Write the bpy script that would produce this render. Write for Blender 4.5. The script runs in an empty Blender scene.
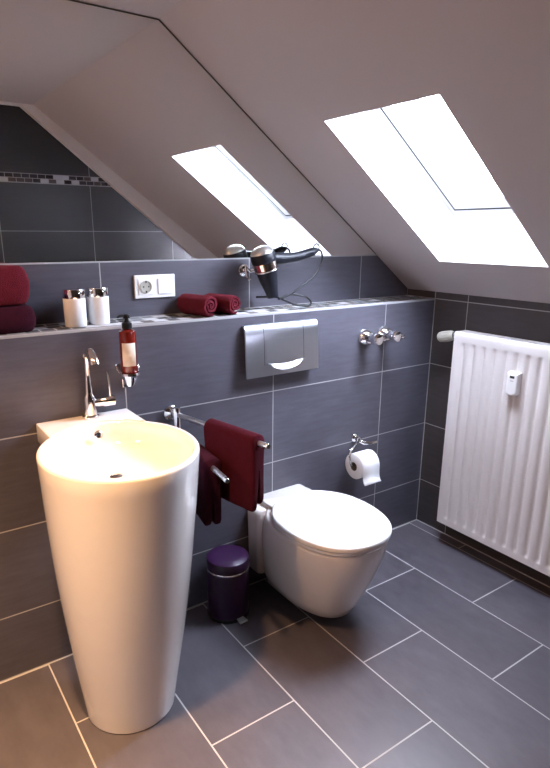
import bpy, bmesh, math, random
from math import sin, cos, pi, radians, atan2, sqrt
from mathutils import Vector, Matrix, noise as mnoise

random.seed(7)
sc = bpy.context.scene
COL = sc.collection

# ------------------------------------------------------------------ camera
F_PX = 579.46
CAMLOC = Vector((-2.1912, -1.7889, 1.4284))
yaw, pit, rol = 0.6038, -0.2792, 0.0046
fw = Vector((sin(yaw) * cos(pit), cos(yaw) * cos(pit), sin(pit)))
r0 = Vector((cos(yaw), -sin(yaw), 0))
u0 = r0.cross(fw)
rt = cos(rol) * r0 + sin(rol) * u0
up = -sin(rol) * r0 + cos(rol) * u0
cd = bpy.data.cameras.new('camera')
cam = bpy.data.objects.new('camera', cd)
COL.objects.link(cam)
cam.matrix_world = Matrix(((rt.x, up.x, -fw.x, CAMLOC.x), (rt.y, up.y, -fw.y, CAMLOC.y),
                           (rt.z, up.z, -fw.z, CAMLOC.z), (0, 0, 0, 1)))
cd.sensor_fit = 'HORIZONTAL'
cd.sensor_width = 36
cd.lens = F_PX * 36 / 550
cd.shift_x = (275 - 265.07) / 550
cd.shift_y = (398.38 - 384) / 550
cd.clip_start = 0.02
sc.camera = cam

# ------------------------------------------------------------------ dimensions
HL = 1.136          # ledge height
DEP = 0.169         # ledge depth
H0 = 0.2293         # first wall grout row
XJ = -0.3191        # first wall joint
ZK = 1.1675         # knee height
SL = 0.6314         # slope angle
ZC = 2.0912         # flat ceiling
ZU = 1.331          # top of tiled upstand, foot of mirror
YF = -2.0           # opposite wall
XLEFT = -3.3
YB = -1.46          # where the ceiling lining ends at the downstand
TANS = math.tan(SL)
XT = -(ZC - ZK) / TANS
zs = lambda x: ZK - TANS * x

# ------------------------------------------------------------------ world, lights, exposure
SKY = 78.0
w = bpy.data.worlds.new('sky')
sc.world = w
w.use_nodes = True
bg = w.node_tree.nodes['Background']
bg.inputs[0].default_value = (0.76, 0.79, 1.0, 1)
bg.inputs[1].default_value = SKY
NRM = Vector((sin(SL), 0, cos(SL)))
TNG = Vector((cos(SL), 0, -sin(SL)))
OX0, OX1, OY0, OY1 = -0.842, -0.203, -0.644, -0.171      # roof window opening in the slope


def light(name, kind, loc, **kw):
    l = bpy.data.lights.new(name, kind)
    o = bpy.data.objects.new(name, l)
    COL.objects.link(o)
    o.location = loc
    for k, v in kw.items():
        setattr(l, k, v)
    return o


po = light('skylight_portal', 'AREA', Vector(((OX0 + OX1) / 2 + .15, (OY0 + OY1) / 2, zs((OX0 + OX1) / 2 + .15))) + NRM * .30,
           shape='RECTANGLE', size=1.0, size_y=0.6)
po.rotation_euler = (0, SL, 0)
po.data.cycles.is_portal = True
WARM = (1.0, 0.55, 0.25)
light('downlight_over_washbasin', 'AREA', (-2.0, -0.72, ZC - .012), shape='DISK', size=.07, energy=9.0, color=WARM, spread=radians(72))
light('downlight_by_door', 'AREA', (-2.55, -0.85, ZC - .012), shape='DISK', size=.07, energy=9.0, color=(1.0, 0.64, 0.40), spread=radians(72))
light('added_warm_fill_left', 'AREA', (-2.70, -0.40, ZC - .012), shape='DISK', size=.07, energy=11.0, color=(1.0, 0.54, 0.26), spread=radians(165))  # added wide warm fill for the ambient and the upper left wall
vs = sc.view_settings
vs.view_transform = 'Standard'
vs.look = 'None'
vs.gamma = 1
vs.exposure = 0.55
vs.use_curve_mapping = False


# ------------------------------------------------------------------ materials
def new_mat(name):
    m = bpy.data.materials.new(name)
    m.use_nodes = True
    return m, m.node_tree, m.node_tree.nodes['Principled BSDF']


def mat(name, col, rough=.5, metal=0., spec=.5, noise=0., nscale=20., bump=0., bscale=60., coat=0., trans=0., ior=1.45, sheen=0.):
    m, nt, b = new_mat(name)
    b.inputs['Base Color'].default_value = (*col, 1)
    b.inputs['Roughness'].default_value = rough
    b.inputs['Metallic'].default_value = metal
    b.inputs['Specular IOR Level'].default_value = spec
    b.inputs['Coat Weight'].default_value = coat
    b.inputs['Coat Roughness'].default_value = .08
    b.inputs['Transmission Weight'].default_value = trans
    b.inputs['IOR'].default_value = ior
    if sheen:
        b.inputs['Sheen Weight'].default_value = sheen
        b.inputs['Sheen Roughness'].default_value = .4
        b.inputs['Sheen Tint'].default_value = (*[min(1, c * 3 + .1) for c in col], 1)
    tc = nt.nodes.new('ShaderNodeTexCoord')
    n = nt.nodes.new('ShaderNodeTexNoise')
    n.inputs['Scale'].default_value = nscale
    n.inputs['Detail'].default_value = 5
    nt.links.new(tc.outputs['Object'], n.inputs['Vector'])
    mx = nt.nodes.new('ShaderNodeMix')
    mx.data_type = 'RGBA'
    k = max(noise, .02)
    mx.inputs[6].default_value = (*[c * (1 - k) for c in col], 1)
    mx.inputs[7].default_value = (*[min(1, c * (1 + k)) for c in col], 1)
    nt.links.new(n.outputs['Fac'], mx.inputs[0])
    nt.links.new(mx.outputs[2], b.inputs['Base Color'])
    if bump:
        n2 = nt.nodes.new('ShaderNodeTexNoise')
        n2.inputs['Scale'].default_value = bscale
        n2.inputs['Detail'].default_value = 3
        nt.links.new(tc.outputs['Object'], n2.inputs['Vector'])
        bp = nt.nodes.new('ShaderNodeBump')
        bp.inputs['Strength'].default_value = bump
        bp.inputs['Distance'].default_value = .004
        nt.links.new(n2.outputs['Fac'], bp.inputs['Height'])
        nt.links.new(bp.outputs['Normal'], b.inputs['Normal'])
    return m


class NB:
    """small node-math builder"""
    def __init__(s, nt):
        s.nt = nt

    def m(s, op, a, b=None, c=None):
        n = s.nt.nodes.new('ShaderNodeMath')
        n.operation = op
        for i, v in enumerate((a, b, c)):
            if v is None:
                continue
            if isinstance(v, (int, float)):
                n.inputs[i].default_value = v
            else:
                s.nt.links.new(v, n.inputs[i])
        return n.outputs[0]

    def pos(s):
        g = s.nt.nodes.new('ShaderNodeNewGeometry')
        x = s.nt.nodes.new('ShaderNodeSeparateXYZ')
        s.nt.links.new(g.outputs['Position'], x.inputs[0])
        return g.outputs['Position'], x.outputs

    def near(s, v, at, half):          # 1 where |v-at|<half
        return s.m('LESS_THAN', s.m('ABSOLUTE', s.m('SUBTRACT', v, at)), half)

    def periodic(s, v, off, per, half):
        f = s.m('FRACT', s.m('ADD', s.m('DIVIDE', s.m('SUBTRACT', v, off), per), .5))
        return s.m('LESS_THAN', s.m('MULTIPLY', s.m('ABSOLUTE', s.m('SUBTRACT', f, .5)), per), half)

    def mix(s, f, a, b):
        n = s.nt.nodes.new('ShaderNodeMix')
        n.data_type = 'RGBA'
        for i, v in ((0, f), (6, a), (7, b)):
            if isinstance(v, tuple):
                n.inputs[i].default_value = (*v, 1)
            elif isinstance(v, (int, float)):
                n.inputs[i].default_value = v
            else:
                s.nt.links.new(v, n.inputs[i])
        return n.outputs[2]

    def vec(s, x, y, z):
        n = s.nt.nodes.new('ShaderNodeCombineXYZ')
        for i, v in enumerate((x, y, z)):
            if isinstance(v, (int, float)):
                n.inputs[i].default_value = v
            else:
                s.nt.links.new(v, n.inputs[i])
        return n.outputs[0]

    def rnd(s, vec):
        n = s.nt.nodes.new('ShaderNodeTexWhiteNoise')
        s.nt.links.new(vec, n.inputs['Vector'])
        return n.outputs['Value']

    def noise(s, vec, scale, detail=5, rough=.55):
        n = s.nt.nodes.new('ShaderNodeTexNoise')
        n.inputs['Scale'].default_value = scale
        n.inputs['Detail'].default_value = detail
        n.inputs['Roughness'].default_value = rough
        s.nt.links.new(vec, n.inputs['Vector'])
        return n.outputs['Fac']


GROUT = (.42, .41, .40)
SLATE = (.085, .081, .102)


def mosaic_colour(nb, u, v, cu, cv, g):
    """random small glass tiles, returns colour socket"""
    row = nb.m('FLOOR', nb.m('DIVIDE', v, cv))
    us = nb.m('ADD', u, nb.m('MULTIPLY', nb.rnd(nb.vec(row, 3.3, 1.7)), cu))
    cell = nb.m('FLOOR', nb.m('DIVIDE', us, cu))
    rr = nb.rnd(nb.vec(cell, row, .5))
    cr = nb.nt.nodes.new('ShaderNodeValToRGB')
    cr.color_ramp.interpolation = 'CONSTANT'
    el = cr.color_ramp.elements
    el[0].position = 0
    el[0].color = (.012, .011, .012, 1)
    el[1].position = .38
    el[1].color = (.07, .055, .05, 1)
    for p_, c_ in ((.58, (.16, .17, .19)), (.74, (.03, .03, .035)), (.87, (.55, .56, .58))):
        e = el.new(p_)
        e.color = (*c_, 1)
    nb.nt.links.new(rr, cr.inputs[0])
    gm = nb.m('MAXIMUM', nb.periodic(us, 0, cu, g), nb.periodic(v, 0, cv, g))
    return nb.mix(gm, cr.outputs[0], (.50, .49, .47)), gm


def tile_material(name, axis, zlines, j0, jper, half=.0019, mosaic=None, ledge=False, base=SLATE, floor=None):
    m, nt, b = new_mat(name)
    nb = NB(nt)
    P, xyz = nb.pos()
    if floor:                                   # floor: columns along y with half bond
        xl0, yj = floor
        u, v = xyz[1], xyz[0]
        col = nb.m('FLOOR', nb.m('DIVIDE', nb.m('SUBTRACT', v, xl0), .3))
        par = nb.m('MULTIPLY', nb.m('MODULO', nb.m('ADD', col, 41), 2), .3)
        lines = nb.periodic(v, xl0, .3, half)
        lines = nb.m('MAXIMUM', lines, nb.periodic(nb.m('ADD', u, par), yj, .6, half))
        lines = nb.m('MAXIMUM', lines, nb.near(v, 0, .004))
        lines = nb.m('MAXIMUM', lines, nb.near(u, 0, .004))
        tid = nb.vec(col, nb.m('FLOOR', nb.m('DIVIDE', nb.m('SUBTRACT', nb.m('ADD', u, par), yj), .6)), 2.)
        sv = nb.vec(nb.m('MULTIPLY', v, 2.4), u, 0.)
    else:
        u = xyz[0] if axis == 'x' else xyz[1]
        v = xyz[2]
        lines = nb.periodic(u, j0, jper, half)
        for z in zlines:
            lines = nb.m('MAXIMUM', lines, nb.near(v, z, half))
        lines = nb.m('MAXIMUM', lines, nb.near(v, 0, .004))
        lines = nb.m('MAXIMUM', lines, nb.near(xyz[0], 0, .0035)) if axis == 'x' else nb.m('MAXIMUM', lines, nb.near(u, 0, .0025))
        tid = nb.vec(nb.m('FLOOR', nb.m('DIVIDE', nb.m('SUBTRACT', u, j0), jper)), nb.m('FLOOR', nb.m('DIVIDE', nb.m('SUBTRACT', v, H0), .3)), 1.)
        sv = nb.vec(u, nb.m('MULTIPLY', xyz[2], 7.), 0.)
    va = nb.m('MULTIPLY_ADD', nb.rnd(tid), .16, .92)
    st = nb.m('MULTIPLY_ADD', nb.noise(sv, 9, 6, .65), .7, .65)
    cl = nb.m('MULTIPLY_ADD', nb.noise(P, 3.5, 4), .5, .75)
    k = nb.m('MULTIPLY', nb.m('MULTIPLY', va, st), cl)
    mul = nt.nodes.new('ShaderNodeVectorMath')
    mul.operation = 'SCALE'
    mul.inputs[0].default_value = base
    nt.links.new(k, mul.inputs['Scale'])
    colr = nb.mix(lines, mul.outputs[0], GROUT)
    rgh = nb.m('MULTIPLY_ADD', lines, .4, .38)
    if mosaic:
        z0, z1, cu, cv = mosaic
        mc, gm = mosaic_colour(nb, u, nb.m('SUBTRACT', v, z0), cu, cv, .0016)
        inside = nb.m('MULTIPLY', nb.m('GREATER_THAN', v, z0), nb.m('LESS_THAN', v, z1))
        colr = nb.mix(inside, colr, mc)
        rgh = nb.m('MULTIPLY_ADD', inside, -.25, rgh)
    if ledge:
        # top of the ledge: plain strip in front, mosaic behind
        g = nt.nodes.new('ShaderNodeNewGeometry')
        nx = nt.nodes.new('ShaderNodeSeparateXYZ')
        nt.links.new(g.outputs['Normal'], nx.inputs[0])
        top = nb.m('GREATER_THAN', nx.outputs[2], .7)
        mc, gm = mosaic_colour(nb, u, nb.m('SUBTRACT', xyz[1], .03), .047, .046, .0030)
        inside = nb.m('MULTIPLY', top, nb.m('GREATER_THAN', xyz[1], .032))
        colr = nb.mix(inside, colr, mc)
        front = nb.m('MULTIPLY', top, nb.m('LESS_THAN', xyz[1], .032))
        colr = nb.mix(front, colr, (.23, .22, .22))
        rgh = nb.m('MULTIPLY_ADD', nb.m('MULTIPLY', inside, nb.m('SUBTRACT', 1, gm)), -.2, rgh)
    nt.links.new(colr, b.inputs['Base Color'])
    nt.links.new(rgh, b.inputs['Roughness'])
    bp = nt.nodes.new('ShaderNodeBump')
    bp.inputs['Strength'].default_value = .25
    bp.inputs['Distance'].default_value = .002
    nt.links.new(nb.m('SUBTRACT', nb.m('MULTIPLY', st, .5), lines), bp.inputs['Height'])
    nt.links.new(bp.outputs['Normal'], b.inputs['Normal'])
    return m


ROWS = [H0, H0 + .3, H0 + .6]
M_BACK = tile_material('slate_tiles_back', 'x', ROWS + [HL, ZU], XJ, .6, ledge=True)
M_RIGHT = tile_material('slate_tiles_right', 'y', ROWS + [HL], -.181, .6, base=(.055, .048, .048))
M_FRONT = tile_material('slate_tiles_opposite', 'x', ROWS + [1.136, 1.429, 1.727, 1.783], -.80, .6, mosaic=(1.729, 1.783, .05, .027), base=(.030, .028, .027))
M_FLOOR = tile_material('slate_tiles_floor', 'y', [], 0, .6, half=.0023, floor=(-.0572, -.0053), base=(.082, .074, .086))
M_PLASTER = mat('white_plaster', (.60, .56, .56), .85, noise=.03, nscale=3, bump=.04, bscale=120)
M_TRIM = mat('skylit_tone_trim', (.76, .73, .72), .6, noise=.02)  # skylight falling on the downstand face is put into this paler colour
M_EDGE = mat('pale_tile_edge_trim', (.40, .40, .41), .4, noise=.05)
M_REVEAL = mat('white_reveal', (.82, .82, .82), .7, noise=.02)
M_WHITE = mat('white_ceramic', (.86, .83, .80), .12, coat=.5, noise=.01)
M_SEAT = mat('white_seat_plastic', (.88, .88, .88), .22, coat=.3, noise=.01)
M_ENAMEL = mat('white_enamel', (.72, .68, .66), .35, noise=.02)
M_GREYWHITE = mat('grey_white_plastic', (.46, .45, .39), .45, noise=.03)
M_PLASTIC = mat('white_plastic', (.85, .85, .84), .35, noise=.01)
M_CHROME = mat('chrome', (.82, .82, .83), .08, metal=1, noise=.01)
M_STEEL = mat('brushed_steel', (.62, .62, .64), .32, metal=1, noise=.04, nscale=60)
M_SATIN = mat('satin_chrome', (.50, .52, .56), .28, metal=1, noise=.02, nscale=40)
M_BRIGHT = mat('polished_steel', (.92, .92, .92), .2, metal=1, noise=.01)
M_BLACK = mat('black_plastic', (.009, .009, .010), .4, spec=.3, noise=.1)
M_RUBBER = mat('dark_rubber', (.02, .02, .02), .7, noise=.1)
M_DGREY = mat('dark_grey_gap_shade', (.11, .105, .10), .6, noise=.1)
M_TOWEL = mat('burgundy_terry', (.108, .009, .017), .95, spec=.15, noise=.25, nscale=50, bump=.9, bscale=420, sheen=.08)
M_TOWELD = mat('shade_toned_burgundy_terry', (.034, .003, .010), .95, spec=.15, noise=.25, nscale=50, bump=.9, bscale=420, sheen=.06)  # burgundy terry with the shade put into a darker base colour
M_TOWELH = mat('hanging_burgundy_terry', (.055, .003, .010), .95, spec=.15, noise=.25, nscale=50, bump=.9, bscale=420, sheen=.06)  # same burgundy terry, base colour darkened because less light reaches the rail
M_PURPLE = mat('purple_enamel', (.024, .005, .032), .30, coat=.2, noise=.05)
M_RED = mat('red_soap', (.13, .010, .006), .08, noise=.05, coat=.5)
M_LABEL = mat('cream_label', (.72, .62, .50), .7, noise=.05, nscale=8)
M_PAPER = mat('white_tissue', (.86, .86, .86), .9, noise=.03, bump=.3, bscale=150)
M_CARD = mat('brown_card', (.12, .09, .07), .9, noise=.1)
M_DISPLAY = mat('grey_display', (.03, .035, .03), .2, noise=.05)
M_SILVER = mat('silver_plastic', (.70, .68, .64), .30, metal=.85, noise=.02)
M_COPPER = mat('warm_chrome', (.78, .66, .58), .12, metal=1, noise=.03)
M_DRYER = mat('dark_blue_black_plastic', (.010, .011, .016), .42, spec=.3, noise=.1)

m_, nt_, b_ = new_mat('mirror_silver')
b_.inputs['Base Color'].default_value = (.88, .89, .88, 1)
b_.inputs['Metallic'].default_value = 1
b_.inputs['Roughness'].default_value = 0.0
M_MIRROR = m_
m_, nt_, b_ = new_mat('window_glass')
tr_ = nt_.nodes.new('ShaderNodeBsdfTransparent')
gl_ = nt_.nodes.new('ShaderNodeBsdfGlossy')
gl_.inputs['Roughness'].default_value = .02
tr_.inputs[0].default_value = (.94, .97, .96, 1)
mx_ = nt_.nodes.new('ShaderNodeMixShader')
mx_.inputs[0].default_value = .05
nt_.links.new(tr_.outputs[0], mx_.inputs[1])
nt_.links.new(gl_.outputs[0], mx_.inputs[2])
nt_.links.new(mx_.outputs[0], nt_.nodes['Material Output'].inputs[0])
M_GLASS = m_


# ------------------------------------------------------------------ mesh helpers
class MB:
    def __init__(s):
        s.v, s.f = [], []

    def add(s, vs, fs, mtx=None):
        o = len(s.v)
        s.v += [(mtx @ Vector(v)) if mtx else Vector(v) for v in vs]
        s.f += [[i + o for i in f] for f in fs]
        return s

    def box(s, lo, hi, mtx=None):
        (a, b, c), (d, e, f) = lo, hi
        return s.add([(a, b, c), (d, b, c), (d, e, c), (a, e, c), (a, b, f), (d, b, f), (d, e, f), (a, e, f)],
                     [(3, 2, 1, 0), (4, 5, 6, 7), (0, 1, 5, 4), (1, 2, 6, 5), (2, 3, 7, 6), (3, 0, 4, 7)], mtx)

    def loft(s, rings, cap0=True, cap1=True, closed=True, mtx=None):
        n = len(rings[0])
        vs = [v for r in rings for v in r]
        fs = []
        for k in range(len(rings) - 1):
            for i in range(n if closed else n - 1):
                j = (i + 1) % n
                fs.append((k * n + i, k * n + j, (k + 1) * n + j, (k + 1) * n + i))
        if cap0:
            fs.append(tuple(reversed(range(n))))
        if cap1:
            fs.append(tuple(range((len(rings) - 1) * n, len(rings) * n)))
        return s.add(vs, fs, mtx)

    def lathe(s, prof, c=(0, 0, 0), mtx=None, n=40, sx=1, sy=1, cap0=True, cap1=True):
        rings = []
        for r, z in prof:
            r = max(r, 1e-5)
            rings.append([(c[0] + r * sx * cos(2 * pi * i / n), c[1] + r * sy * sin(2 * pi * i / n), c[2] + z) for i in range(n)])
        return s.loft(rings, cap0, cap1, True, mtx)

    def tube(s, path, r, n=14, caps=True):
        path = [Vector(p) for p in path]
        rr = r if isinstance(r, (list, tuple)) else [r] * len(path)
        rings = []
        prev = None
        for i, p in enumerate(path):
            t = (path[min(i + 1, len(path) - 1)] - path[max(i - 1, 0)]).normalized()
            if prev is None:
                a = Vector((0, 0, 1)) if abs(t.z) < .9 else Vector((1, 0, 0))
                n1 = t.cross(a).normalized()
            else:
                n1 = (prev - t * prev.dot(t)).normalized()
            prev = n1
            n2 = t.cross(n1)
            rings.append([p + rr[i] * (cos(2 * pi * k / n) * n1 + sin(2 * pi * k / n) * n2) for k in range(n)])
        return s.loft(rings, caps, caps)

    def prism(s, poly, axis_vec):
        """poly: list of points, extruded by axis_vec"""
        a = Vector(axis_vec)
        return s.loft([[Vector(p) for p in poly], [Vector(p) + a for p in poly]])


def wloc(o):
    l = Vector((0, 0, 0))
    while o:
        l += o.location
        o = o.parent
    return l


def build(name, mb, m, parent=None, smooth=35, bevel=0, seg=3, sub=0, local=False, origin=None):
    me = bpy.data.meshes.new(name)
    base = Vector((0, 0, 0)) if local else (wloc(parent) if parent else Vector((0, 0, 0)))
    org = Vector(origin) if origin else None
    off = org if org else base
    me.from_pydata([v - off for v in mb.v], [], mb.f)
    bm = bmesh.new()
    bm.from_mesh(me)
    bmesh.ops.remove_doubles(bm, verts=bm.verts, dist=1e-5)
    bmesh.ops.recalc_face_normals(bm, faces=bm.faces)
    bm.to_mesh(me)
    bm.free()
    me.materials.append(m)
    o = bpy.data.objects.new(name, me)
    COL.objects.link(o)
    if parent:
        o.parent = parent
    if org:
        o.location = org - (wloc(parent) if parent else Vector((0, 0, 0)))
    if smooth:
        me.shade_smooth()
        if smooth < 180:
            me.set_sharp_from_angle(angle=radians(smooth))
    if bevel:
        bv = o.modifiers.new('bevel', 'BEVEL')
        bv.width = bevel
        bv.segments = seg
        bv.limit_method = 'ANGLE'
        bv.angle_limit = radians(40)
        bv.harden_normals = False
    if sub:
        sb = o.modifiers.new('sub', 'SUBSURF')
        sb.levels = sub
        sb.render_levels = sub
    return o


def tag(o, label, cat, group=None):
    o['label'] = label
    o['category'] = cat
    if group:
        o['group'] = group
    return o


def thing(name, loc, label, cat, group=None):
    o = bpy.data.objects.new(name, None)
    COL.objects.link(o)
    o.location = loc
    o.empty_display_size = .1
    return tag(o, label, cat, group)


def struct(name, mb, m, parent=None, smooth=0, **kw):
    o = build(name, mb, m, parent, smooth, **kw)
    if not parent:
        o['kind'] = 'structure'
    return o


def dup(o, loc, label):
    c = o.copy()
    COL.objects.link(c)
    c.location = loc
    c['label'] = label
    for ch in list(o.children):
        d = ch.copy()
        COL.objects.link(d)
        d.parent = c
        for g in ch.children:
            e = g.copy()
            COL.objects.link(e)
            e.parent = d
    return c


def axis_mtx(p, d):
    """matrix taking local +z to direction d, origin p"""
    d = Vector(d).normalized()
    q = Vector((0, 0, 1)).rotation_difference(d)
    return Matrix.Translation(Vector(p)) @ q.to_matrix().to_4x4()


def arc_pts(c, a0, a1, n, f):
    return [f(a0 + (a1 - a0) * i / n) for i in range(n + 1)]


# ------------------------------------------------------------------ the room
T = .12
mb = MB().box((XLEFT - T, YF - T, -.12), (T, DEP + T, 0))
struct('floor', mb, M_FLOOR)
# back wall with the tiled ledge and upstand in one profile (the mirror hangs above)
poly = [(0, 0), (0, HL), (DEP, HL), (DEP, ZU), (DEP + .008, ZU), (DEP + .008, 2.5), (DEP + .13, 2.5), (DEP + .13, 0)]
mb = MB().prism([(XLEFT, y, z) for y, z in poly], (-XLEFT, 0, 0))
struct('wall_back', mb, M_BACK)
# knee wall on the right
mb = MB().box((0, YF - T, 0), (T, DEP + .13, ZK))
struct('wall_right', mb, M_RIGHT)
# opposite and left walls
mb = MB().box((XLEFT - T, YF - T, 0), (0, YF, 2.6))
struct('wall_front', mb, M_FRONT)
mb = MB().box((XLEFT - T, YF, 0), (XLEFT, DEP + .13, 2.6))
struct('wall_left', mb, M_PLASTER)
# flat ceiling and sloping ceiling with the roof window opening
mb = MB().box((XLEFT, YB, ZC), (XT, DEP + .13, ZC + .12))
struct('ceiling', mb, M_PLASTER)


def S(x, y, off=0.):
    return Vector((x, y, zs(x))) + NRM * off


mb = MB()
XA, XB, YA, YBK = XT, 0.0, YB, DEP + .13
xs_ = [XA, OX0, OX1, XB]
ys_ = [YA, OY0, OY1, YBK]
for i in range(3):
    for j in range(3):
        if i == 1 and j == 1:
            continue
        a, b, c, d = xs_[i], xs_[i + 1], ys_[j], ys_[j + 1]
        mb.add([S(a, c), S(b, c), S(b, d), S(a, d)], [(0, 1, 2, 3)])
        mb.add([S(a, c, .02), S(b, c, .02), S(b, d, .02), S(a, d, .02)], [(3, 2, 1, 0)])
struct('ceiling_slope', mb, M_PLASTER)
# higher ceiling beyond the downstand
mb = MB().box((XLEFT, YF - T, 2.27), (XT + .05, YB - .04, 2.33))
mb.prism([(XT + .05, YF - T, 2.27), (XT + .05, YF - T, 2.33), (.25, YF - T, zs(.25) + .26), (.25, YF - T, zs(.25) + .2)], (0, YB - .04 - YF + T, 0))
struct('ceiling_recess', mb, M_PLASTER)
# downstand at the end of the lining, hanging a little below it
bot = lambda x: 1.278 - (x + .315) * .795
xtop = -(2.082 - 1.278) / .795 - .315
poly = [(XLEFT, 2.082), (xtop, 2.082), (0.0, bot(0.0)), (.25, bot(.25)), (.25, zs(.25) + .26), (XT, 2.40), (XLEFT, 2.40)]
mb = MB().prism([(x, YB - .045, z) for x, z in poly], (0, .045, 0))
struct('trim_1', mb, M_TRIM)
mb = MB().box((XLEFT, DEP - .0012, ZU - .0035), (-.165 - .06, DEP + .008, ZU + .0015))
struct('trim_2', mb, M_EDGE)
mb = MB().box((XLEFT, -.0012, HL - .007), (-.0005, .009, HL + .0008))
struct('trim_3', mb, M_EDGE)

# roof window: reveals, frame, gasket, sash, glass
W0 = .19
win = MB()
ox0, ox1, oy0, oy1 = OX0 + .118, -.135, OY0 - .004, OY1 + .004
inner = [S(OX0, OY0), S(OX0, OY1), S(OX1, OY1), S(OX1, OY0)]
mid = [S(ox0, oy0, 0), S(ox0, oy1, 0), S(ox1, oy1, 0), S(ox1, oy0, 0)]


def SP(x, y, off):      # point whose world x is x on the plane parallel to the slope at distance off
    return Vector((x, y, zs(x) + off / cos(SL)))


outer = [SP(ox0, oy0, W0), SP(ox0, oy1, W0), SP(ox1, oy1, W0), SP(ox1, oy0, W0)]
win.loft([inner, outer], False, False)
win.loft([[p + NRM * 0 for p in outer], [p + NRM * .1 for p in outer]], False, False)
wo = struct('window_1', win, M_REVEAL)


def ring(mbx, inset0, inset1, off0, off1):
    def rect(i, o):
        return [SP(ox0 + i, oy0 + i, o), SP(ox0 + i, oy1 - i, o), SP(ox1 - i, oy1 - i, o), SP(ox1 - i, oy0 + i, o)]
    return mbx.loft([rect(inset0, off0), rect(inset1, off0), rect(inset1, off1), rect(inset0, off1), rect(inset0, off0)], False, False)


build('window_frame', ring(MB(), -.02, .018, W0, W0 + .06), M_REVEAL, wo, 0)
build('gasket', ring(MB(), .018, .0245, W0 + .001, W0 + .06), M_RUBBER, wo, 0)
build('sash', ring(MB(), .0245, .07, W0 + .002, W0 + .06), M_REVEAL, wo, 0)
mb = MB()
mb.loft([[SP(ox0 + .07, oy0 + .07, o), SP(ox0 + .07, oy1 - .07, o), SP(ox1 - .07, oy1 - .07, o), SP(ox1 - .07, oy0 + .07, o)] for o in (W0 + .03, W0 + .036)])
build('pane', mb, M_GLASS, wo, 0)

# ------------------------------------------------------------------ mirror
g_ = .005
xm = -(ZU - ZK) / TANS
sq = .005
pl = [(XLEFT + .02, ZU + .002), (xm - .006, ZU + .002), (XT - .002, ZC - sq), (XLEFT + .02, ZC - sq)]
mir = tag(build('wall_mirror', MB().prism([(x, DEP + .0, z) for x, z in pl], (0, .0075, 0)), M_MIRROR, None, 0),
          'large frameless wall mirror filling the gable above the tiled ledge, reflecting the roof window', 'mirror')
e_ = MB()
dn = Vector((sin(SL), 0, cos(SL)))
p0, p1, p2 = Vector((pl[1][0], 0, pl[1][1])), Vector((pl[2][0], 0, pl[2][1])), Vector((pl[3][0], 0, pl[3][1]))
for a, b, n in ((p0, p1, dn), (p1, p2, Vector((0, 0, 1)))):
    a2, b2 = a - n * .0005, b - n * .0005
    e_.prism([(a2.x, DEP - .0015, a2.z), (b2.x, DEP - .0015, b2.z), (b2.x + n.x * .0035, DEP - .0015, b2.z + n.z * .0035), (a2.x + n.x * .0035, DEP - .0015, a2.z + n.z * .0035)], (0, .009, 0))
build('edge_gap_shade', e_, M_DGREY, mir, 0)  # dark strip standing for the shade in the gap along the mirror edge

# ------------------------------------------------------------------ washbasin
TC, RX, RY, TZ = Vector((-1.667, -.318)), .2155, .243, .857
BC, BR = Vector((-1.682, -.312)), .137
wb = thing('washbasin', (BC.x, BC.y, 0), 'tall white tapering conical ceramic washbasin standing on the floor', 'washbasin')
mb = MB()
N = 72


def ell(c, rx, ry, z):
    return [(c[0] + rx * cos(2 * pi * i / N), c[1] + ry * sin(2 * pi * i / N), z) for i in range(N)]


rings = [ell(BC, BR - .006, BR - .006, 0), ell(BC, BR - .001, BR - .001, .004)]
for k in range(0, 21):
    t = k / 20
    c = BC.lerp(TC, t)
    q = t ** 1.04
    bulge = .012 * sin(pi * t)
    z = .012 + t * (TZ - .022)
    rings.append(ell(c, BR + (RX - BR) * q + bulge, BR + (RY - BR) * q + bulge, z))
rings += [ell(TC, RX - .001, RY - .001, TZ - .004), ell(TC, RX - .004, RY - .004, TZ - .001), ell(TC, RX - .009, RY - .009, TZ),
          ell(TC, RX - .014, RY - .014, TZ - .0015), ell(TC, RX - .017, RY - .017, TZ - .006)]
IC = Vector((-1.666, -.295))
for k in range(1, 17):
    t = k / 16
    a = t * pi / 2
    s = cos(a) ** .75
    c = TC.lerp(IC, t)
    rings.append(ell(c, max((RX - .017) * s, .002), max((RY - .017) * s, .002), TZ - .006 - .105 * sin(a) ** .9))
mb.loft(rings, True, True)
# rear deck running back to the wall, hugging the bowl
dx0, dx1 = -1.812, -1.519
for z0, z1, gx in ((TZ - .075, TZ + .004, 0),):
    a0 = math.acos(max(-1, min(1, (dx1 - TC.x) / (RX - .010))))
    a1 = math.acos(max(-1, min(1, (dx0 - TC.x) / (RX - .010))))
    arc = [(TC.x + (RX - .010) * cos(a0 + (a1 - a0) * i / 24), TC.y + (RY - .010) * sin(a0 + (a1 - a0) * i / 24)) for i in range(25)]
    out = [(dx0, -.002), (dx1, -.002)] + arc
    rr_ = []
    for z, dz in ((z0 - .05, .05), (z0, .012), (z0 + .02, 0), (z1 - .004, 0), (z1 - .001, .0012), (z1, .004)):
        r = []
        for i, (x, y) in enumerate(out):
            if i < 2:
                r.append((x + (dz if i == 0 else -dz), y, z))
            else:
                xx = min(max(x, dx0 + dz), dx1 - dz)
                r.append((xx, y, z))
        rr_.append(r)
    mb.loft(rr_)
build('basin_body', mb, M_WHITE, wb, 40)
mb = MB().lathe([(.0, .0), (.020, .0), (.021, .003), (.017, .006), (.006, .0075), (0, .0075)], (IC.x, -.272, TZ - .1085), n=28)
build('drain', mb, M_CHROME, wb, 40)
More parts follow.
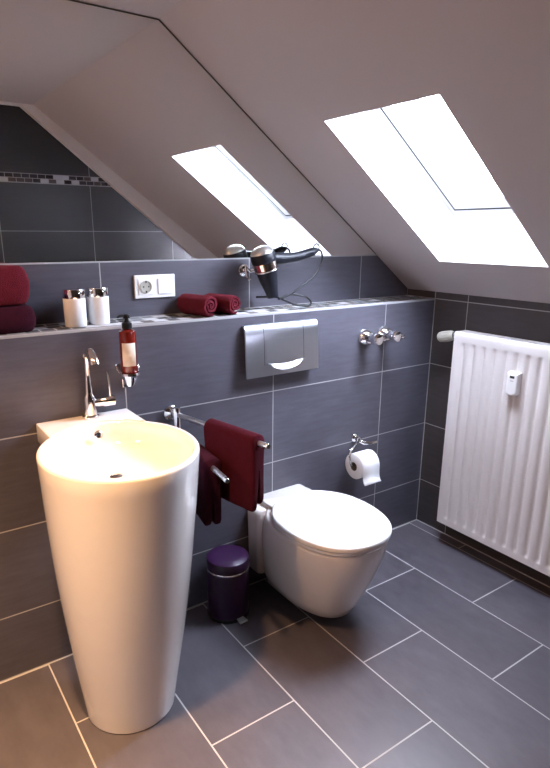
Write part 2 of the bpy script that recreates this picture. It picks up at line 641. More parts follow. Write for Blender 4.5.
mb = MB().lathe([(.0135, 0), (.0135, .004), (.010, .0055), (.0085, .002), (0, .0015)], mtx=axis_mtx((-1.657, -.1085, TZ - .032), (.05, -1, .30)), n=24)
build('overflow_ring', mb, M_CHROME, wb, 40)

# ------------------------------------------------------------------ basin tap
FX, FY, FZ = -1.652, -.034, TZ + .004
tp = thing('basin_tap', (FX, FY, FZ), 'slim chrome swan-neck basin tap standing on the washbasin rear deck', 'tap')
mb = MB().lathe([(.026, 0), (.026, .006), (.0205, .012), (.0195, .062), (.018, .070), (.0125, .078), (.0105, .09)], (FX, FY, FZ), n=28)
build('tap_body', mb, M_CHROME, tp)
mb = MB()
path = [(FX, FY, FZ + .085), (FX, FY, FZ + .13), (FX, FY, FZ + .195)]
path += [(FX + .004 * t, FY - .040 * sin(t * 1.5), FZ + .195 + .022 * sin(t * pi * .8)) for t in (.25, .5, .75, 1)]
path += [(FX + .005, FY - .058, FZ + .197), (FX + .005, FY - .066, FZ + .181)]
mb.tube(path, [.012, .0092, .0085, .0100, .012, .0135, .0150, .0160, .0155])
build('spout', mb, M_CHROME, tp, 60)
mb = MB().lathe([(0, -.009), (.010, -.007), (.0125, 0), (.010, .007), (0, .009)], (FX, FY, FZ + .2), n=20)
build('spout_joint', mb, M_BRIGHT, tp, 60)
mb = MB().tube([(FX, FY, FZ + .048), (FX + .04, FY - .003, FZ + .047), (FX + .044, FY - .003, FZ + .047), (FX + .078, FY - .006, FZ + .047)], [.014, .014, .0165, .0165], 20)
lv = build('lever', mb, M_CHROME, tp, 40)
mb = MB().tube([(FX + .066, FY - .005, FZ + .060), (FX + .065, FY - .005, FZ + .10), (FX + .062, FY - .003, FZ + .142)], [.0042, .0034, .0028], 10)
build('lever_pin', mb, M_CHROME, lv, 60)

# ------------------------------------------------------------------ soap dispenser and its wall holder
SX, SY = -1.519, -.046
hd = thing('dispenser_holder', (SX, 0, .945), 'chrome wall bracket cupping the red soap bottle beside the tap', 'holder')
mb = MB().lathe([(0, 0), (.012, 0), (.018, .008), (.026, .030), (.0335, .038), (.0335, .046), (.0315, .046), (.0315, .042), (0, .041)], (SX, SY, .948), n=28)
build('cup', mb, M_CHROME, hd)
mb = MB().box((SX - .013, -.010, .935), (SX + .013, -.0005, 1.02)).box((SX - .008, SY + .02, .985), (SX + .008, -.008, .993))
build('wall_plate', mb, M_CHROME, hd, 30, bevel=.002)
for s in (-1, 1):
    mb = MB().tube([(SX + s * .030, SY + .006, .990), (SX + s * .036, SY + .012, 1.004), (SX + s * .0365, SY + .022, 1.018), (SX + s * .022, -.004, 1.016)], .0028, 8)
    build('side_clip', mb, M_CHROME, hd, 60)
sb = thing('soap_dispenser', (SX, SY, .990), 'red soap bottle with cream label and black pump held against the wall', 'soap dispenser')
mb = MB().lathe([(0, 0), (.024, 0), (.0265, .004), (.0265, .132), (.0255, .137), (.020, .141), (.0115, .143), (.0115, .148), (0, .148)], (SX, SY, .990), n=32)
build('bottle', mb, M_RED, sb)
mb = MB()
a_ = [radians(-155 + 95 * i / 16) for i in range(17)]
mb.loft([[(SX + .0269 * cos(a), SY + .0269 * sin(a), z) for a in a_] for z in (1.018, 1.092)], False, False, False)
lb = build('label', mb, M_LABEL, sb, 60)
so_ = lb.modifiers.new('solid', 'SOLIDIFY')
so_.thickness = .0006
so_.offset = 1
mb = MB().lathe([(.016, .0), (.016, .016), (.0135, .018), (.008, .020), (.006, .028), (.006, .036), (0, .036)], (SX, SY, 1.136), n=24)
pu = build('pump', mb, M_BLACK, sb)
mb = MB().lathe([(.0, 0), (.0115, 0), (.0115, .009), (.008, .012), (0, .012)], (SX, SY, 1.168), n=20)
mb.tube([(SX - .004, SY - .001, 1.175), (SX - .024, SY - .003, 1.176), (SX - .031, SY - .004, 1.172)], [.0052, .0042, .0036], 10)
build('pump_nozzle', mb, M_BLACK, pu)

# ------------------------------------------------------------------ towel rail with two swing arms
PX, PY = -1.362, -.050
rail = thing('towel_rail', (PX, 0, .78), 'chrome two-arm swivel towel rail on the wall beside the washbasin', 'towel rail')
mb = MB().lathe([(.027, 0), (.027, .008), (.022, .012), (.013, .016), (.013, .05)], mtx=axis_mtx((PX, -.0005, .818), (0, -1, 0)), n=28)
build('wall_flange', mb, M_CHROME, rail)
mb = MB().lathe([(.0, 0), (.013, 0), (.014, .002), (.014, .132), (.013, .134), (0, .134)], (PX, PY, .715), n=24)
build('post', mb, M_CHROME, rail)
A1 = (Vector((PX, PY, .825)), Vector((-1.279, -.477, .825)))
A2 = (Vector((PX, PY, .745)), Vector((-1.412, -.466, .745)))
for A in (A1, A2):
    mb = MB().tube([A[0], A[1]], .0082, 16)
    ar = build('rail_arm', mb, M_STEEL, rail)
    d = (A[1] - A[0]).normalized()
    build('end_cap', MB().lathe([(.0088, 0), (.0088, .012), (.0075, .014), (0, .014)], mtx=axis_mtx(A[1] - d * .006, d), n=16), M_CHROME, ar)


def hang_towel(name, A, s0, s1, zl, zr, th, m, label, seed):
    """towel folded over a rail arm: left face hangs to zl, right face to zr"""
    d = (A[1] - A[0]).normalized()
    side = Vector((d.y, -d.x, 0))          # +side = towards +x
    if side.x < 0:
        side = -side
    zb = A[0].z
    rad = .0088 + th
    # closed cross-section: outer path then inner path
    def path(r, zl_, zr_, extra):
        pts = []
        for i in range(11):
            t = i / 10
            pts.append((-r - extra * min(1, (1 - t) * 4), zl_ + (zb - zl_) * t))
        for i in range(1, 10):
            a = pi - pi * i / 10
            pts.append((r * cos(a), zb + r * sin(a)))
        for i in range(11):
            t = i / 10
            pts.append((r + extra * min(1, t * 4), zb + (zr_ - zb) * t))
        return pts
    outer_ = path(rad, zl, zr, -.002)
    inner_ = path(.0090, zl, zr, -.0075)
    sect = outer_ + inner_[::-1]
    rings = []
    n = 26
    for k in range(n + 1):
        t = k / n
        e = min(t, 1 - t)
        rnd_ = 1 - .35 * max(0, 1 - e / .03) ** 2
        P = A[0] + d * (s0 + (s1 - s0) * t)
        r = []
        for i, (a, z) in enumerate(sect):
            low = max(0, (zb - z) / .25)
            wob = .006 * low * mnoise.noise(Vector((t * 3.5 + seed, z * 5, seed + (0 if a < 0 else 7))))
            edge = .006 * mnoise.noise(Vector((t * 5 + seed * 3, 1.3 if a < 0 else 8.1, 0))) * min(1, low * 1.2)
            cen = (-.0088 - th / 2) if a < 0 else (.0088 + th / 2)
            aa = cen + (a - cen) * rnd_ if low > .15 else a
            shift = .010 * low * (mnoise.noise(Vector((z * 6 + seed, seed, 0)))) * (2 * t - 1)
            q = P + side * (aa + wob) + d * shift
            r.append((q.x, q.y, z + edge))
        rings.append(r)
    mbx = MB().loft(rings)
    P = A[0] + d * ((s0 + s1) / 2)
    o = build(name, mbx, m, None, 60, sub=1, origin=(P.x, P.y, zb))
    return tag(o, label, 'towel', 'hand towels on the swing rail')


hang_towel('hand_towel', A1, .172, .405, .600, .620, .018, M_TOWELH, 'burgundy hand towel draped over the upper arm of the chrome rail', 1.)
hang_towel('hand_towel', A2, .03, .322, .553, .548, .023, M_TOWELD, 'burgundy hand towel on the lower rail arm, half hidden by the washbasin', 5.)

# ------------------------------------------------------------------ toilet
TX = -.890
wc = thing('toilet', (TX, 0, .05), 'white wall-hung toilet with closed lid below the steel flush plate', 'toilet')


def dshape(yb, yf, hw, z, n=56, pw=2.3, bw=None):
    """D outline: superellipse front, squarer back. bw = half width at the back"""
    yc = yb - (yb - yf) * .46
    r = []
    for i in range(n):
        a = 2 * pi * i / n
        c, s = cos(a), sin(a)
        if s <= 0:
            x = hw * math.copysign(abs(c) ** (2 / pw), c)
            y = yc + (yc - yf) * -(abs(s) ** (2 / pw))
        else:
            p2 = 3.6
            x = hw * math.copysign(abs(c) ** (2 / p2), c)
            y = yc + (yb - yc) * abs(s) ** (2 / p2)
            if bw is not None:
                x *= 1 - (1 - bw / hw) * ((y - yc) / (yb - yc)) ** 2
        r.append((TX + x, y, z))
    return r


mb = MB()
bowl = [(.050, -.030, -.395, .096), (.0515, -.022, -.418, .112), (.060, -.016, -.436, .122), (.10, -.012, -.458, .135), (.16, -.012, -.487, .153),
        (.22, -.014, -.512, .169), (.28, -.018, -.533, .183), (.33, -.03, -.548, .192), (.37, -.05, -.554, .194), (.382, -.06, -.554, .193), (.386, -.065, -.549, .189)]
mb.loft([dshape(yb, yf, hw, z, bw=min(hw * .97, .128)) for z, yb, yf, hw in bowl])



def rrect(hw, y0, y1, z, rad=.015, n=6):
    pts = []
    for cx, cy, a0 in ((TX + hw - rad, y1 - rad, 0), (TX - hw + rad, y1 - rad, pi / 2), (TX - hw + rad, y0 + rad, pi), (TX + hw - rad, y0 + rad, 1.5 * pi)):
        for i in range(n + 1):
            a = a0 + pi / 2 * i / n
            pts.append((cx + rad * cos(a), cy + rad * sin(a), z))
    return pts


mb.loft([rrect(.140, -.070, -.001, .085), rrect(.152, -.080, -.001, .10), rrect(.158, -.088, -.001, .355), rrect(.150, -.09, -.001, .375), rrect(.14, -.09, -.001, .379)])
mb.loft([rrect(.112, -.16, -.001, .365), rrect(.112, -.16, -.001, .398), rrect(.108, -.16, -.004, .402)])
build('bowl', mb, M_WHITE, wc, 50)
seat = [(.3865, -.100, -.554, .189), (.388, -.097, -.558, .193), (.398, -.097, -.559, .194), (.400, -.10, -.555, .190)]
build('seat', MB().loft([dshape(yb, yf, hw, z, bw=hw * .6) for z, yb, yf, hw in seat]), M_SEAT, wc, 40)
lid = [(.4012, -.100, -.559, .191), (.4025, -.096, -.564, .195), (.415, -.095, -.565, .196), (.4195, -.098, -.561, .192), (.4215, -.106, -.551, .184), (.4225, -.14, -.51, .152), (.423, -.2, -.44, .10)]
build('lid', MB().loft([dshape(yb, yf, hw, z, bw=hw * .6) for z, yb, yf, hw in lid]), M_SEAT, wc, 50)

# ------------------------------------------------------------------ flush plate
fx0, fx1, fz0, fz1 = -1.063, -.719, .903, 1.099
fp = thing('flush_plate', ((fx0 + fx1) / 2, 0, (fz0 + fz1) / 2), 'brushed steel toilet flush plate with smile-shaped push button', 'flush plate')
# curved face: proud at the bottom, leaning back at the top
prof = [(.903, .034), (.925, .033), (.97, .0305), (1.02, .028), (1.06, .025), (1.085, .020), (1.095, .014), (1.099, .006)]
prof_b = [(1.099, .002), (1.085, .012), (1.06, .017), (.97, .0235), (.903, .027)]
poly = [(-d, z) for z, d in prof] + [(-d, z) for z, d in prof_b]
mb = MB().prism([(fx0, y, z) for y, z in poly], (fx1 - fx0, 0, 0))
build('plate', mb, M_SATIN, fp, 30, bevel=.0012)
mb = MB().box((fx0 + .03, -.017, fz0 + .02), (fx1 - .03, -.001, fz1 - .045))
build('mounting_frame', mb, M_RUBBER, fp, 0)


def fface(z):
    for (z0, d0), (z1, d1) in zip(prof, prof[1:]):
        if z0 <= z <= z1:
            return -(d0 + (d1 - d0) * (z - z0) / (z1 - z0))
    return -.03


bx0, bx1 = -.975, -.800
smile = lambda x: .936 - .017 * (1 - ((x - (bx0 + bx1) / 2) / ((bx1 - bx0) / 2)) ** 2)
nb_ = 24
mb = MB()
rows = []
for k in range(9):
    row = []
    for i in range(nb_ + 1):
        x = bx0 + (bx1 - bx0) * i / nb_
        zb = .955 - .009 * (1 - ((x - (bx0 + bx1) / 2) / ((bx1 - bx0) / 2)) ** 2)
        z = zb + (1.043 - zb) * k / 8
        row.append((x, z))
    rows.append(row)
vs_, fs_ = [], []
for off in (.0012, -.003):
    for row in rows:
        for x, z in row:
            tilt = .0015 * (1 - (z - .93) / .113) if off > 0 else 0
            vs_.append((x, fface(z) - off - max(0, tilt), z))
nn = nb_ + 1
tot = 9 * nn
for k in range(8):
    for i in range(nb_):
        a = k * nn + i
        fs_.append((a, a + 1, a + nn + 1, a + nn))
        fs_.append((tot + a, tot + a + nn, tot + a + nn + 1, tot + a + 1))
per = [i for i in range(nn)] + [k * nn + nb_ for k in range(1, 9)] + [8 * nn + i for i in range(nb_ - 1, -1, -1)] + [k * nn for k in range(7, 0, -1)]
for a, b in zip(per, per[1:] + per[:1]):
    fs_.append((a, tot + a, tot + b, b))
mb.add(vs_, fs_)
build('button', mb, M_SATIN, fp, 30)
mb = MB()
top_, bot_ = [], []
for i in range(nb_ + 1):
    x = bx0 + .004 + (bx1 - bx0 - .008) * i / nb_
    t = 2 * i / nb_ - 1
    zt = .9545 - .009 * (1 - t * t)
    zb = .953 - .030 * (1 - t * t) - .001
    zb = min(zb, zt - .0005)
    top_.append((x, fface(zt) - .0006, zt))
    bot_.append((x, fface(zb) - .0115, zb))
mb.loft([top_, bot_, [(x, y + .0105, z) for x, y, z in bot_], top_], False, False, False)
build('finger_scoop', mb, M_BRIGHT, fp, 50)
for x in (bx0 - .006, bx1 + .006):
    mb = MB()
    mb.loft([[(x - .0008, fface(z) - .0003, z), (x + .0008, fface(z) - .0003, z), (x + .0008, fface(z) + .003, z), (x - .0008, fface(z) + .003, z)] for z in (.945, .97, 1.02, 1.06, 1.085)])
    build('seam', mb, M_RUBBER, fp, 0)

# ------------------------------------------------------------------ chrome wall valves
def valve(x, z, label, handle):
    t = thing('shutoff_valve', (x, 0, z), label, 'valve', 'chrome valves on the wall')
    mbx = MB().lathe([(.038, 0), (.038, .005), (.035, .013), (.027, .026), (.023, .030), (.023, .034)], mtx=axis_mtx((x, -.0005, z), (0, -1, 0)), n=32)
    build('rosette', mbx, M_CHROME, t)
    mbx = MB().lathe([(.018, .030), (.018, .052), (.022, .055), (.0245, .060), (.0245, .084), (.021, .091), (.010, .094), (0, .094)], mtx=axis_mtx((x, 0, z), (0, -1, 0)), n=28)
    build('stem', mbx, M_CHROME, t)
    mbx = MB()
    for a in handle:
        dx, dz = cos(a), sin(a)
        p = Vector((x, -.072, z))
        mbx.tube([p, p + Vector((dx * .026, 0, dz * .026)), p + Vector((dx * .042, -.001, dz * .042)), p + Vector((dx * .050, -.001, dz * .050))], [.010, .008, .0115, .009], 12)
    build('handle', mbx, M_CHROME, t, 60)
    return t


valve(-.440, .998, 'left one of the two chrome wall valves beside the flush plate', (radians(-5),))
valve(-.329, 1.001, 'right one of the two chrome wall valves, nearer the radiator', (radians(-8),))

# ------------------------------------------------------------------ toilet paper
RXc, RYc, RZc = -.492, -.080, .458
hold = thing('toilet_paper_holder', (-.470, 0, .545), 'chrome toilet paper holder fixed to the tiled wall right of the toilet', 'paper holder')
mb = MB().lathe([(.021, 0), (.021, .006), (.018, .010), (.010, .013), (.010, .030)], mtx=axis_mtx((-.470, -.0005, .545), (0, -1, 0)), n=24)
build('rosette', mb, M_CHROME, hold)
mb = MB().tube([(-.470, -.028, .545), (-.485, -.040, .540), (-.525, -.055, .530), (-.553, -.066, .520), (-.562, -.073, .500), (-.562, -.080, .470), (-.558, -.080, .460), (-.545, -.080, .458), (-.435, -.080, .458)],
               [.007, .006, .0055, .005, .005, .005, .005, .005, .005], 12)
build('bracket_arm', mb, M_CHROME, hold, 60)
mb = MB().tube([(-.470, -.026, .540), (-.452, -.045, .530), (-.425, -.058, .527), (-.395, -.064, .530)], [.009, .010, .009, .007], 12)
build('bracket_loop', mb, M_CHROME, hold, 60)
roll = thing('toilet_paper_roll', (RXc, RYc, RZc), 'white toilet paper roll with a loose hanging sheet on its holder', 'toilet paper')
mb = MB().lathe([(.019, 0), (.054, 0), (.0565, .002), (.0565, .098), (.054, .100), (.019, .100), (.019, 0)], mtx=axis_mtx((RXc - .05, RYc, RZc - .008), (1, 0, 0)), n=48, cap0=False, cap1=False)
build('paper', mb, M_PAPER, roll, 40)
mb = MB().lathe([(.017, -.001), (.0192, -.001), (.0192, .101), (.017, .101), (.017, -.001)], mtx=axis_mtx((RXc - .05, RYc, RZc - .008), (1, 0, 0)), n=32, cap0=False, cap1=False)
build('core', mb, M_CARD, roll, 40)
mb = MB()
pts = []
for i in range(9):
    a = pi / 2 + pi / 2 * i / 8
    pts.append((RYc + .0575 * cos(a), RZc - .008 + .0575 * sin(a)))
pts += [(RYc - .0580, RZc - .03), (RYc - .0600, RZc - .052), (RYc - .066, RZc - .066), (RYc - .073, RZc - .074)]
mb.loft([[(RXc - .049, y, z) for y, z in pts], [(RXc + .049, y, z) for y, z in pts]], False, False, False)
sh = build('loose_sheet', mb, M_PAPER, roll, 60)
so_ = sh.modifiers.new('solid', 'SOLIDIFY')
so_.thickness = .0008
so_.offset = 0

# ------------------------------------------------------------------ pedal bin
BX, BY = -1.196, -.100
bn = thing('pedal_bin', (BX, BY, 0), 'small purple pedal bin on the floor between washbasin and toilet', 'bin')
build('base_ring', MB().lathe([(.079, 0), (.082, .002), (.082, .012), (.080, .014), (0, .014)], (BX, BY, 0), n=48), M_BLACK, bn)
build('bin_body', MB().lathe([(.0795, .0135), (.0795, .202), (0, .202)], (BX, BY, 0), n=48), M_PURPLE, bn)
build('steel_rim', MB().lathe([(.079, .2005), (.0825, .2015), (.0830, .205), (.0825, .2085), (.079, .2095)], (BX, BY, 0), n=48), M_CHROME, bn)
build('lid', MB().lathe([(.0805, .209), (.0815, .211), (.0815, .240), (.0795, .2455), (.073, .249), (.05, .2515), (.02, .2525), (0, .2527)], (BX, BY, 0), n=48), M_PURPLE, bn)
dp = Vector((.06, -1, 0)).normalized()
mb = MB()
q = Vector((BX, BY, 0)) + dp * .070
sd = Vector((-dp.y, dp.x, 0))
mb.prism([q + sd * -.014 + Vector((0, 0, .012)), q + sd * .014 + Vector((0, 0, .012)), q + dp * .036 + sd * .018 + Vector((0, 0, .008)), q + dp * .036 - sd * .018 + Vector((0, 0, .008))], (0, 0, .006))
build('pedal', mb, M_STEEL, bn, 0, bevel=.002)

# ------------------------------------------------------------------ radiator
RF, RBk, RY0, RY1, RZ0, RZ1 = -.102, -.035, -.203, -1.203, .112, 1.020
rad = thing('radiator', (-.07, (RY0 + RY1) / 2, 0), 'white ribbed panel radiator on the right wall under the sloping ceiling', 'radiator')
ysm, zsm = [RY0, RY0 - .008], []
pitch = .0505
g = RY0 - .050
prof_y = {}
while g > RY1 + .02:
    for dd in (.0135, .0085, .004, 0, -.004, -.0085, -.0135):
        ysm.append(g + dd)
        prof_y[round(g + dd, 5)] = max(0, cos(min(1, abs(dd) / .0135) * pi / 2)) ** 1.3
    g -= pitch
ysm += [RY1 + .008, RY1]
zsm = [RZ0, RZ0 + .026, RZ0 + .029, RZ0 + .033, RZ0 + .039, RZ0 + .048, .3, .6, .9, RZ1 - .062, RZ1 - .053, RZ1 - .047, RZ1 - .043, RZ1 - .040, RZ1 - .020, RZ1 - .006]


def zmask(z):
    a = min((z - (RZ0 + .027)) / .016, ((RZ1 - .042) - z) / .016)
    return max(0, min(1, a))


mb = MB()
rows = []
for z in zsm:
    row = []
    for y in ysm:
        gr = prof_y.get(round(y, 5), 0) * zmask(z)
        row.append((RF + .0085 * gr, y, z))
    rows.append(row)
rows.insert(0, [(RF + .010, y, RZ0 - .004) for y in ysm])
rows.insert(0, [(RF + .020, y, RZ0 - .004) for y in ysm])
rows.append([(RF + .006, y, RZ1) for y in ysm])
rows.append([(RF + .014, y, RZ1) for y in ysm])
mb.loft(rows, False, False, False)
build('front_panel', mb, M_ENAMEL, rad, 50)
mb = MB().box((RBk - .012, RY1 + .01, RZ0 + .01), (RBk, RY0 - .01, RZ1 - .02))
build('rear_panel', mb, M_ENAMEL, rad, 0, bevel=.003)
for y0, y1 in ((RY0 - .002, RY0), (RY1, RY1 + .002)):
    mb = MB().box((RF + .003, min(y0, y1), RZ0 + .005), (RBk - .002, max(y0, y1), RZ1 - .005))
    build('side_panel', mb, M_ENAMEL, rad, 0)
mb = MB()
mb.box((RF + .008, RY1 + .003, RZ1 - .003), (RF + .018, RY0 - .003, RZ1 + .001)).box((RBk - .010, RY1 + .003, RZ1 - .003), (RBk, RY0 - .003, RZ1 + .001))
y = RY0 - .004
while y > RY1 + .02:
    mb.box((RF + .016, y - .013, RZ1 - .004), (RBk - .008, y, RZ1))
    y -= .020
build('top_grille', mb, M_ENAMEL, rad, 0)
for y in (RY0 - .15, RY1 + .15):
    for z in (.2, .9):
        mb = MB().box((RBk - .002, y - .015, z - .03), (-.0005, y + .015, z + .03))
        build('wall_bracket', mb, M_ENAMEL, rad, 0)
# thermostat head poking out of the left end
hp, hdv = Vector((-.066, RY0 + .014, .998)), Vector((-.10, 1, -.24)).normalized()
build('valve_union', MB().lathe([(.0, -.012), (.010, -.012), (.010, .010), (.015, .011), (.015, .022)], mtx=axis_mtx(hp, hdv), n=20), M_CHROME, rad)
mb = MB().lathe([(.0, .016), (.017, .016), (.0215, .022), (.0235, .030), (.0235, .075), (.0225, .084), (.018, .090), (.010, .0925), (0, .093)], mtx=axis_mtx(hp, hdv), n=24)
th = build('thermostat_head', mb, M_GREYWHITE, rad)
mb = MB()
for k in range(12):
    a = 2 * pi * k / 12
    mm = axis_mtx(hp, hdv)
    mb.tube([mm @ Vector((.0228 * cos(a), .0228 * sin(a), .034)), mm @ Vector((.0228 * cos(a), .0228 * sin(a), .072))], .0022, 6)
build('grip_ribs', mb, M_GREYWHITE, th, 60)
# heat meter clipped to the front
my0, my1, mz0, mz1 = -.538, -.489, .803, .902
mb = MB()
yc = (my0 + my1) / 2
hw = (my1 - my0) / 2


def mring(x, hw_, z0, z1):
    r = [(x, yc + hw_, z1), (x, yc - hw_, z1)]
    for i in range(9):
        a = pi * i / 8
        r.append((x, yc - hw_ * cos(a), z0 + hw_ * .6 - hw_ * .6 * sin(a)))
    return r


mb.loft([mring(RF + .004, hw, mz0, mz1), mring(RF - .020, hw, mz0 + .002, mz1 - .002), mring(RF - .026, hw - .004, mz0 + .008, mz1 - .008)])
hm = build('heat_meter', mb, M_PLASTIC, rad, 30, bevel=.002)
build('display', MB().box((RF - .0268, yc - .010, mz1 - .024), (RF - .0255, yc + .010, mz1 - .014)), M_DISPLAY, hm, 0)
build('meter_mark', MB().box((RF - .0266, yc - .007, mz1 - .036), (RF - .0255, yc + .007, mz1 - .033)), M_GREYWHITE, hm, 0)

# ------------------------------------------------------------------ on the ledge
ZL = HL + .0008


def folded_towel(z, h, x0, x1, y0, y1, m, label, seed):
    """folded slab of terry: rounded outline with fold creases along the front and end"""
    mbx = MB()
    n = 48
    rings = []
    prof_ = []
    L = 1
    for i in range(33):
        t = i / 32
        # outset of the layer outline as it climbs
        ph = (t * L) % 1.0 if t < 1 else 1.0
        o = sqrt(max(0, 1 - (2 * ph - 1) ** 2))
        prof_.append((t, o))
    for t, o in prof_:
        ins = (1 - o) * .018
        r = []
        cx, cy = (x0 + x1) / 2, (y0 + y1) / 2
        hx, hy = (x1 - x0) / 2 - ins, (y1 - y0) / 2 - ins
        for i in range(n):
            a = 2 * pi * i / n
            c, s = cos(a), sin(a)
            p = 7
            k = (abs(c) ** p + abs(s) ** p) ** (-1 / p)
            x, y = cx + hx * c * k, cy + hy * s * k
            zz = z + h * t
            zz += .004 * mnoise.noise(Vector((x * 9, y * 9, seed))) * t + .002 * mnoise.noise(Vector((x * 40, y * 40, seed)))* t
            r.append((x + .002 * mnoise.noise(Vector((x * 20, y * 20, zz * 30 + seed))), y, zz))
        rings.append(r)
    # domed top
    top = rings[-1]
    for k, dz in ((.8, .002), (.4, .004)):
        cx, cy = (x0 + x1) / 2, (y0 + y1) / 2
        rings.append([(cx + (x - cx) * k, cy + (y - cy) * k, zz + dz) for x, y, zz in top])
    mbx.loft(rings)
    o = build('folded_towel', mbx, m, None, 70, origin=((x0 + x1) / 2, (y0 + y1) / 2, z))
    return tag(o, label, 'towel', 'folded towels stacked on the ledge')


folded_towel(ZL, .078, -2.06, -1.768, .022, .160, M_TOWELD, 'burgundy folded towel, lower of the two stacked at the left end of the ledge', 2.)
folded_towel(ZL + .0825, .108, -2.05, -1.776, .026, .158, M_TOWEL, 'burgundy folded towel, upper of the two stacked at the left end of the ledge', 6.)

can = thing('toiletry_canister', (-1.640, .078, ZL), 'white canister with chrome cap, the one nearer the folded towels', 'canister', 'white canisters on the ledge')
build('body', MB().lathe([(0, 0), (.032, 0), (.0335, .002), (.0345, .088), (.034, .0895), (0, .0895)], n=40), M_PLASTIC, can, 40, local=True)
build('cap', MB().lathe([(.0335, .0885), (.0342, .0895), (.0342, .114), (.033, .117), (.015, .1185), (0, .1185)], n=40), M_CHROME, can, 40, local=True)
dup(can, (-1.559, .092, ZL), 'white canister with chrome cap, the one nearer the wall socket')

# double socket on the upstand
sx0, sx1, sz0, sz1 = -1.402, -1.247, 1.201, 1.282
so = thing('wall_socket', ((sx0 + sx1) / 2, DEP, (sz0 + sz1) / 2), 'white double wall plate with one socket and one switch above the ledge', 'socket')
build('frame_plate', MB().box((sx0, DEP - .009, sz0), (sx1, DEP - .0005, sz1)), M_PLASTIC, so, 30, bevel=.003)
cz = (sz0 + sz1) / 2
c1, c2 = sx0 + .0405, sx1 - .0405
build('socket_insert', MB().box((c1 - .028, DEP - .0115, cz - .028), (c1 + .028, DEP - .008, cz + .028)), M_PLASTIC, so, 30, bevel=.0015)
mb = MB().lathe([(.0215, 0), (.0215, .003), (.0195, .003), (.0190, .0008), (0, .0006)], mtx=axis_mtx((c1, DEP - .0117, cz), (0, -1, 0)), n=32)
si = build('socket_well', mb, M_GREYWHITE, so, 40)
mb = MB()
for s in (-1, 1):
    mb.lathe([(0, 0), (.0028, 0), (.0028, .001), (0, .001)], mtx=axis_mtx((c1 + s * .0095, DEP - .0128, cz), (0, -1, 0)), n=12)
    mb.box((c1 - .0025, DEP - .0150, cz + s * .0175 - .003), (c1 + .0025, DEP - .0120, cz + s * .0175 + .003))
build('contact', mb, M_DISPLAY, si, 0)
build('switch_rocker', MB().box((c2 - .028, DEP - .0125, cz - .028), (c2 + .028, DEP - .008, cz + .028)), M_PLASTIC, so, 30, bevel=.002)


# rolled towels
def rolled_towel(loc, ang, L, R, label, seed):
    o = MB()
    # spiral cross-section with thickness, extruded along local x
    n = 84
    turns = 2.6
    outp, inp = [], []
    for i in range(n + 1):
        t = i / n
        a = -pi / 2 + .25 - turns * 2 * pi * t
        r = R * (1 - .86 * t)
        thk = R * .21
        outp.append((r * cos(a), r * sin(a)))
        inp.append((max(r - thk, .001) * cos(a), max(r - thk, .001) * sin(a)))
    sect = outp + inp[::-1]
    rings = []
    for k in range(15):
        t = k / 14
        e = min(t, 1 - t)
        sc_ = 1 - .10 * max(0, 1 - e / .10) ** 2
        r = []
        for y, z in sect:
            d_ = 1 + .04 * mnoise.noise(Vector((t * 4, y * 25, z * 25 + seed)))
            zz = z * sc_ * d_ * .95
            r.append((-L / 2 + L * t + .006 * mnoise.noise(Vector((y * 60, z * 60, seed))) * (1 if e < .08 else 0), y * sc_ * d_, max(zz, -R * .93) + R * .93))
        rings.append(r)
    o.loft(rings)
    b = build('rolled_towel', o, M_TOWEL, None, 70)
    b.location = loc
    b.rotation_euler = (0, 0, ang)
    return tag(b, label, 'towel', 'rolled towels on the ledge')


rolled_towel((-1.196, .088, ZL), radians(-74), .142, .044, 'burgundy rolled towel on the ledge just right of the wall socket', 1.)
rolled_towel((-1.092, .094, ZL), radians(-72), .138, .041, 'burgundy rolled towel on the ledge, nearer the hairdryer', 4.)

# ------------------------------------------------------------------ hairdryer hanging nozzle down in its wall ring
DT, DB = Vector((-.928, .070, 1.358)), Vector((-.872, .070, 1.182))
ax = (DB - DT).normalized()
hdr = thing('hairdryer', tuple(DT), 'black hairdryer with silver rear cap hanging nozzle-down above the ledge', 'hairdryer')
mm = axis_mtx(DT, ax)
build('rear_cap', MB().lathe([(0, -.021), (.014, -.020), (.026, -.016), (.0365, -.009), (.0425, -.001), (.0445, .003), (.0445, .006), (0, .006)], mtx=mm, n=36), M_SILVER, hdr, 50)
build('motor_housing', MB().lathe([(.0445, .005), (.0475, .010), (.0480, .036), (.0460, .041), (0, .041)], mtx=mm, n=36), M_DRYER, hdr, 50)
build('band', MB().lathe([(.0450, .039), (.0475, .040), (.0465, .066), (.0440, .067)], mtx=mm, n=36), M_COPPER, hdr, 50)
build('barrel', MB().lathe([(.0425, .065), (.0420, .072), (.0345, .116), (.0245, .160), (.023, .178), (.020, .178), (.019, .150), (0, .150)], mtx=mm, n=36), M_DRYER, hdr, 50)
HS = DT + ax * .03 + Vector((.034, 0, .004))
HE = Vector((-.665, .062, 1.352))
d_ = HE - HS
mb = MB()
pth, rad_ = [], []
for i in range(11):
    t = i / 10
    p = HS + d_ * t + Vector((0, 0, .012 * sin(t * pi) * -1 + .010 * t))
    pth.append(p)
    rad_.append(.0220 - .006 * t + .002 * sin(t * 9) * (1 - t) if i < 10 else .009)
mb.tube(pth, rad_, 18)
build('handle', mb, M_DRYER, hdr, 60)
mb = MB()
c_ = HE + Vector((-.004, 0, .020))
mb.tube([c_ + Vector((.014 * cos(a), 0, .013 * sin(a))) for a in [2 * pi * i / 20 for i in range(21)]], .0028, 8)
build('hanging_loop', mb, M_BLACK, hdr, 60)
mb = MB().box((-.006, -.004, -.010), (.006, .004, .012), Matrix.Translation(DT + Vector((.046, -.012, -.002))))
build('switch', mb, M_BLACK, hdr, 0, bevel=.002)
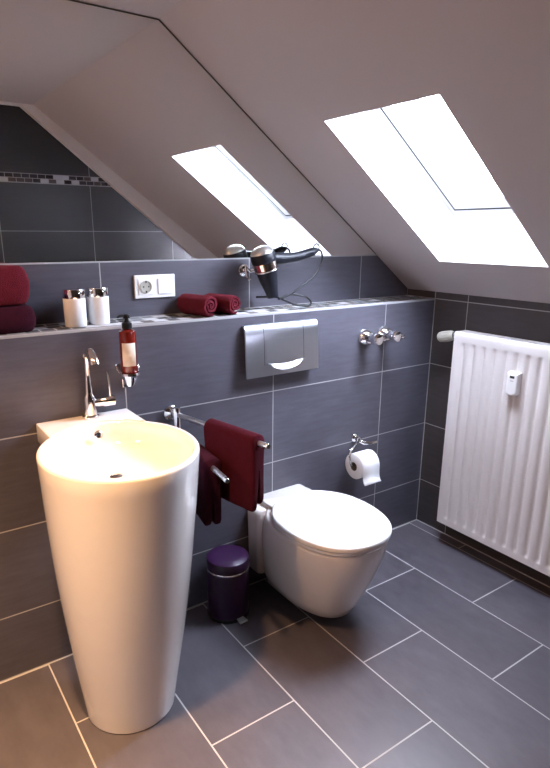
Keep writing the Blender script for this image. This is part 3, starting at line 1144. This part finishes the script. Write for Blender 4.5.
# cord from the handle end down to a loop on the ledge and up to the back
ctrl = [HE + Vector((-.004, 0, .008))] + [Vector(p) for p in ((-0.646, 0.062, 1.357), (-0.64, 0.06, 1.322), (-0.676, 0.055, 1.266), (-0.744, 0.05, 1.226), (-0.806, 0.05, 1.194), (-0.856, 0.055, 1.179), (-0.791, 0.07, 1.191), (-0.726, 0.06, 1.181), (-0.716, 0.03, 1.162), (-0.738, 0.02, 1.148), (-0.797, 0.025, 1.156), (-0.84, 0.05, 1.176), (-0.843, 0.1, 1.182), (-.90, .150, 1.18))]
pts = []
for i in range(len(ctrl) - 1):
    a, b, c, d = ctrl[max(i - 1, 0)], ctrl[i], ctrl[i + 1], ctrl[min(i + 2, len(ctrl) - 1)]
    for k in range(6):
        t = k / 6
        pts.append(.5 * ((2 * b) + (c - a) * t + (2 * a - 5 * b + 4 * c - d) * t * t + (3 * b - a - 3 * c + d) * t ** 3))
pts.append(ctrl[-1])
build('cord', MB().tube(pts, .0042, 8), M_BLACK, hdr, 60)
# wall holder
RC = DT + ax * .079
hh = thing('hairdryer_holder', (-.935, DEP, 1.29), 'chrome wall ring and bracket that holds the hairdryer', 'holder')
mm = axis_mtx(RC, ax)
build('ring', MB().tube([mm @ Vector((.0455 * cos(a), .0455 * sin(a), -.008)) for a in [2 * pi * i / 36 for i in range(37)]], .0030, 10), M_CHROME, hh, 60)
build('wall_rosette', MB().lathe([(.024, 0), (.024, .006), (.020, .010), (.010, .013), (.010, .030)], mtx=axis_mtx((-.948, DEP - .0005, 1.285), (0, -1, 0)), n=28), M_CHROME, hh)
mb = MB().tube([(-.948, DEP - .025, 1.285), (-.948, DEP - .045, 1.283), mm @ Vector((-.030, .033, -.008))], [.008, .007, .005], 12)
build('bracket_arm', mb, M_CHROME, hh, 60)
mb = MB().tube([(-.968, .118, 1.303), (-.968, .116, 1.285), (-.966, .112, 1.262), (-.962, .106, 1.252), (-.956, .102, 1.258)], [.006, .0055, .0045, .004, .0035], 10)
mb.tube([(-.948, .122, 1.285), (-.968, .118, 1.300)], .006, 10)
build('hook', mb, M_CHROME, hh, 60)
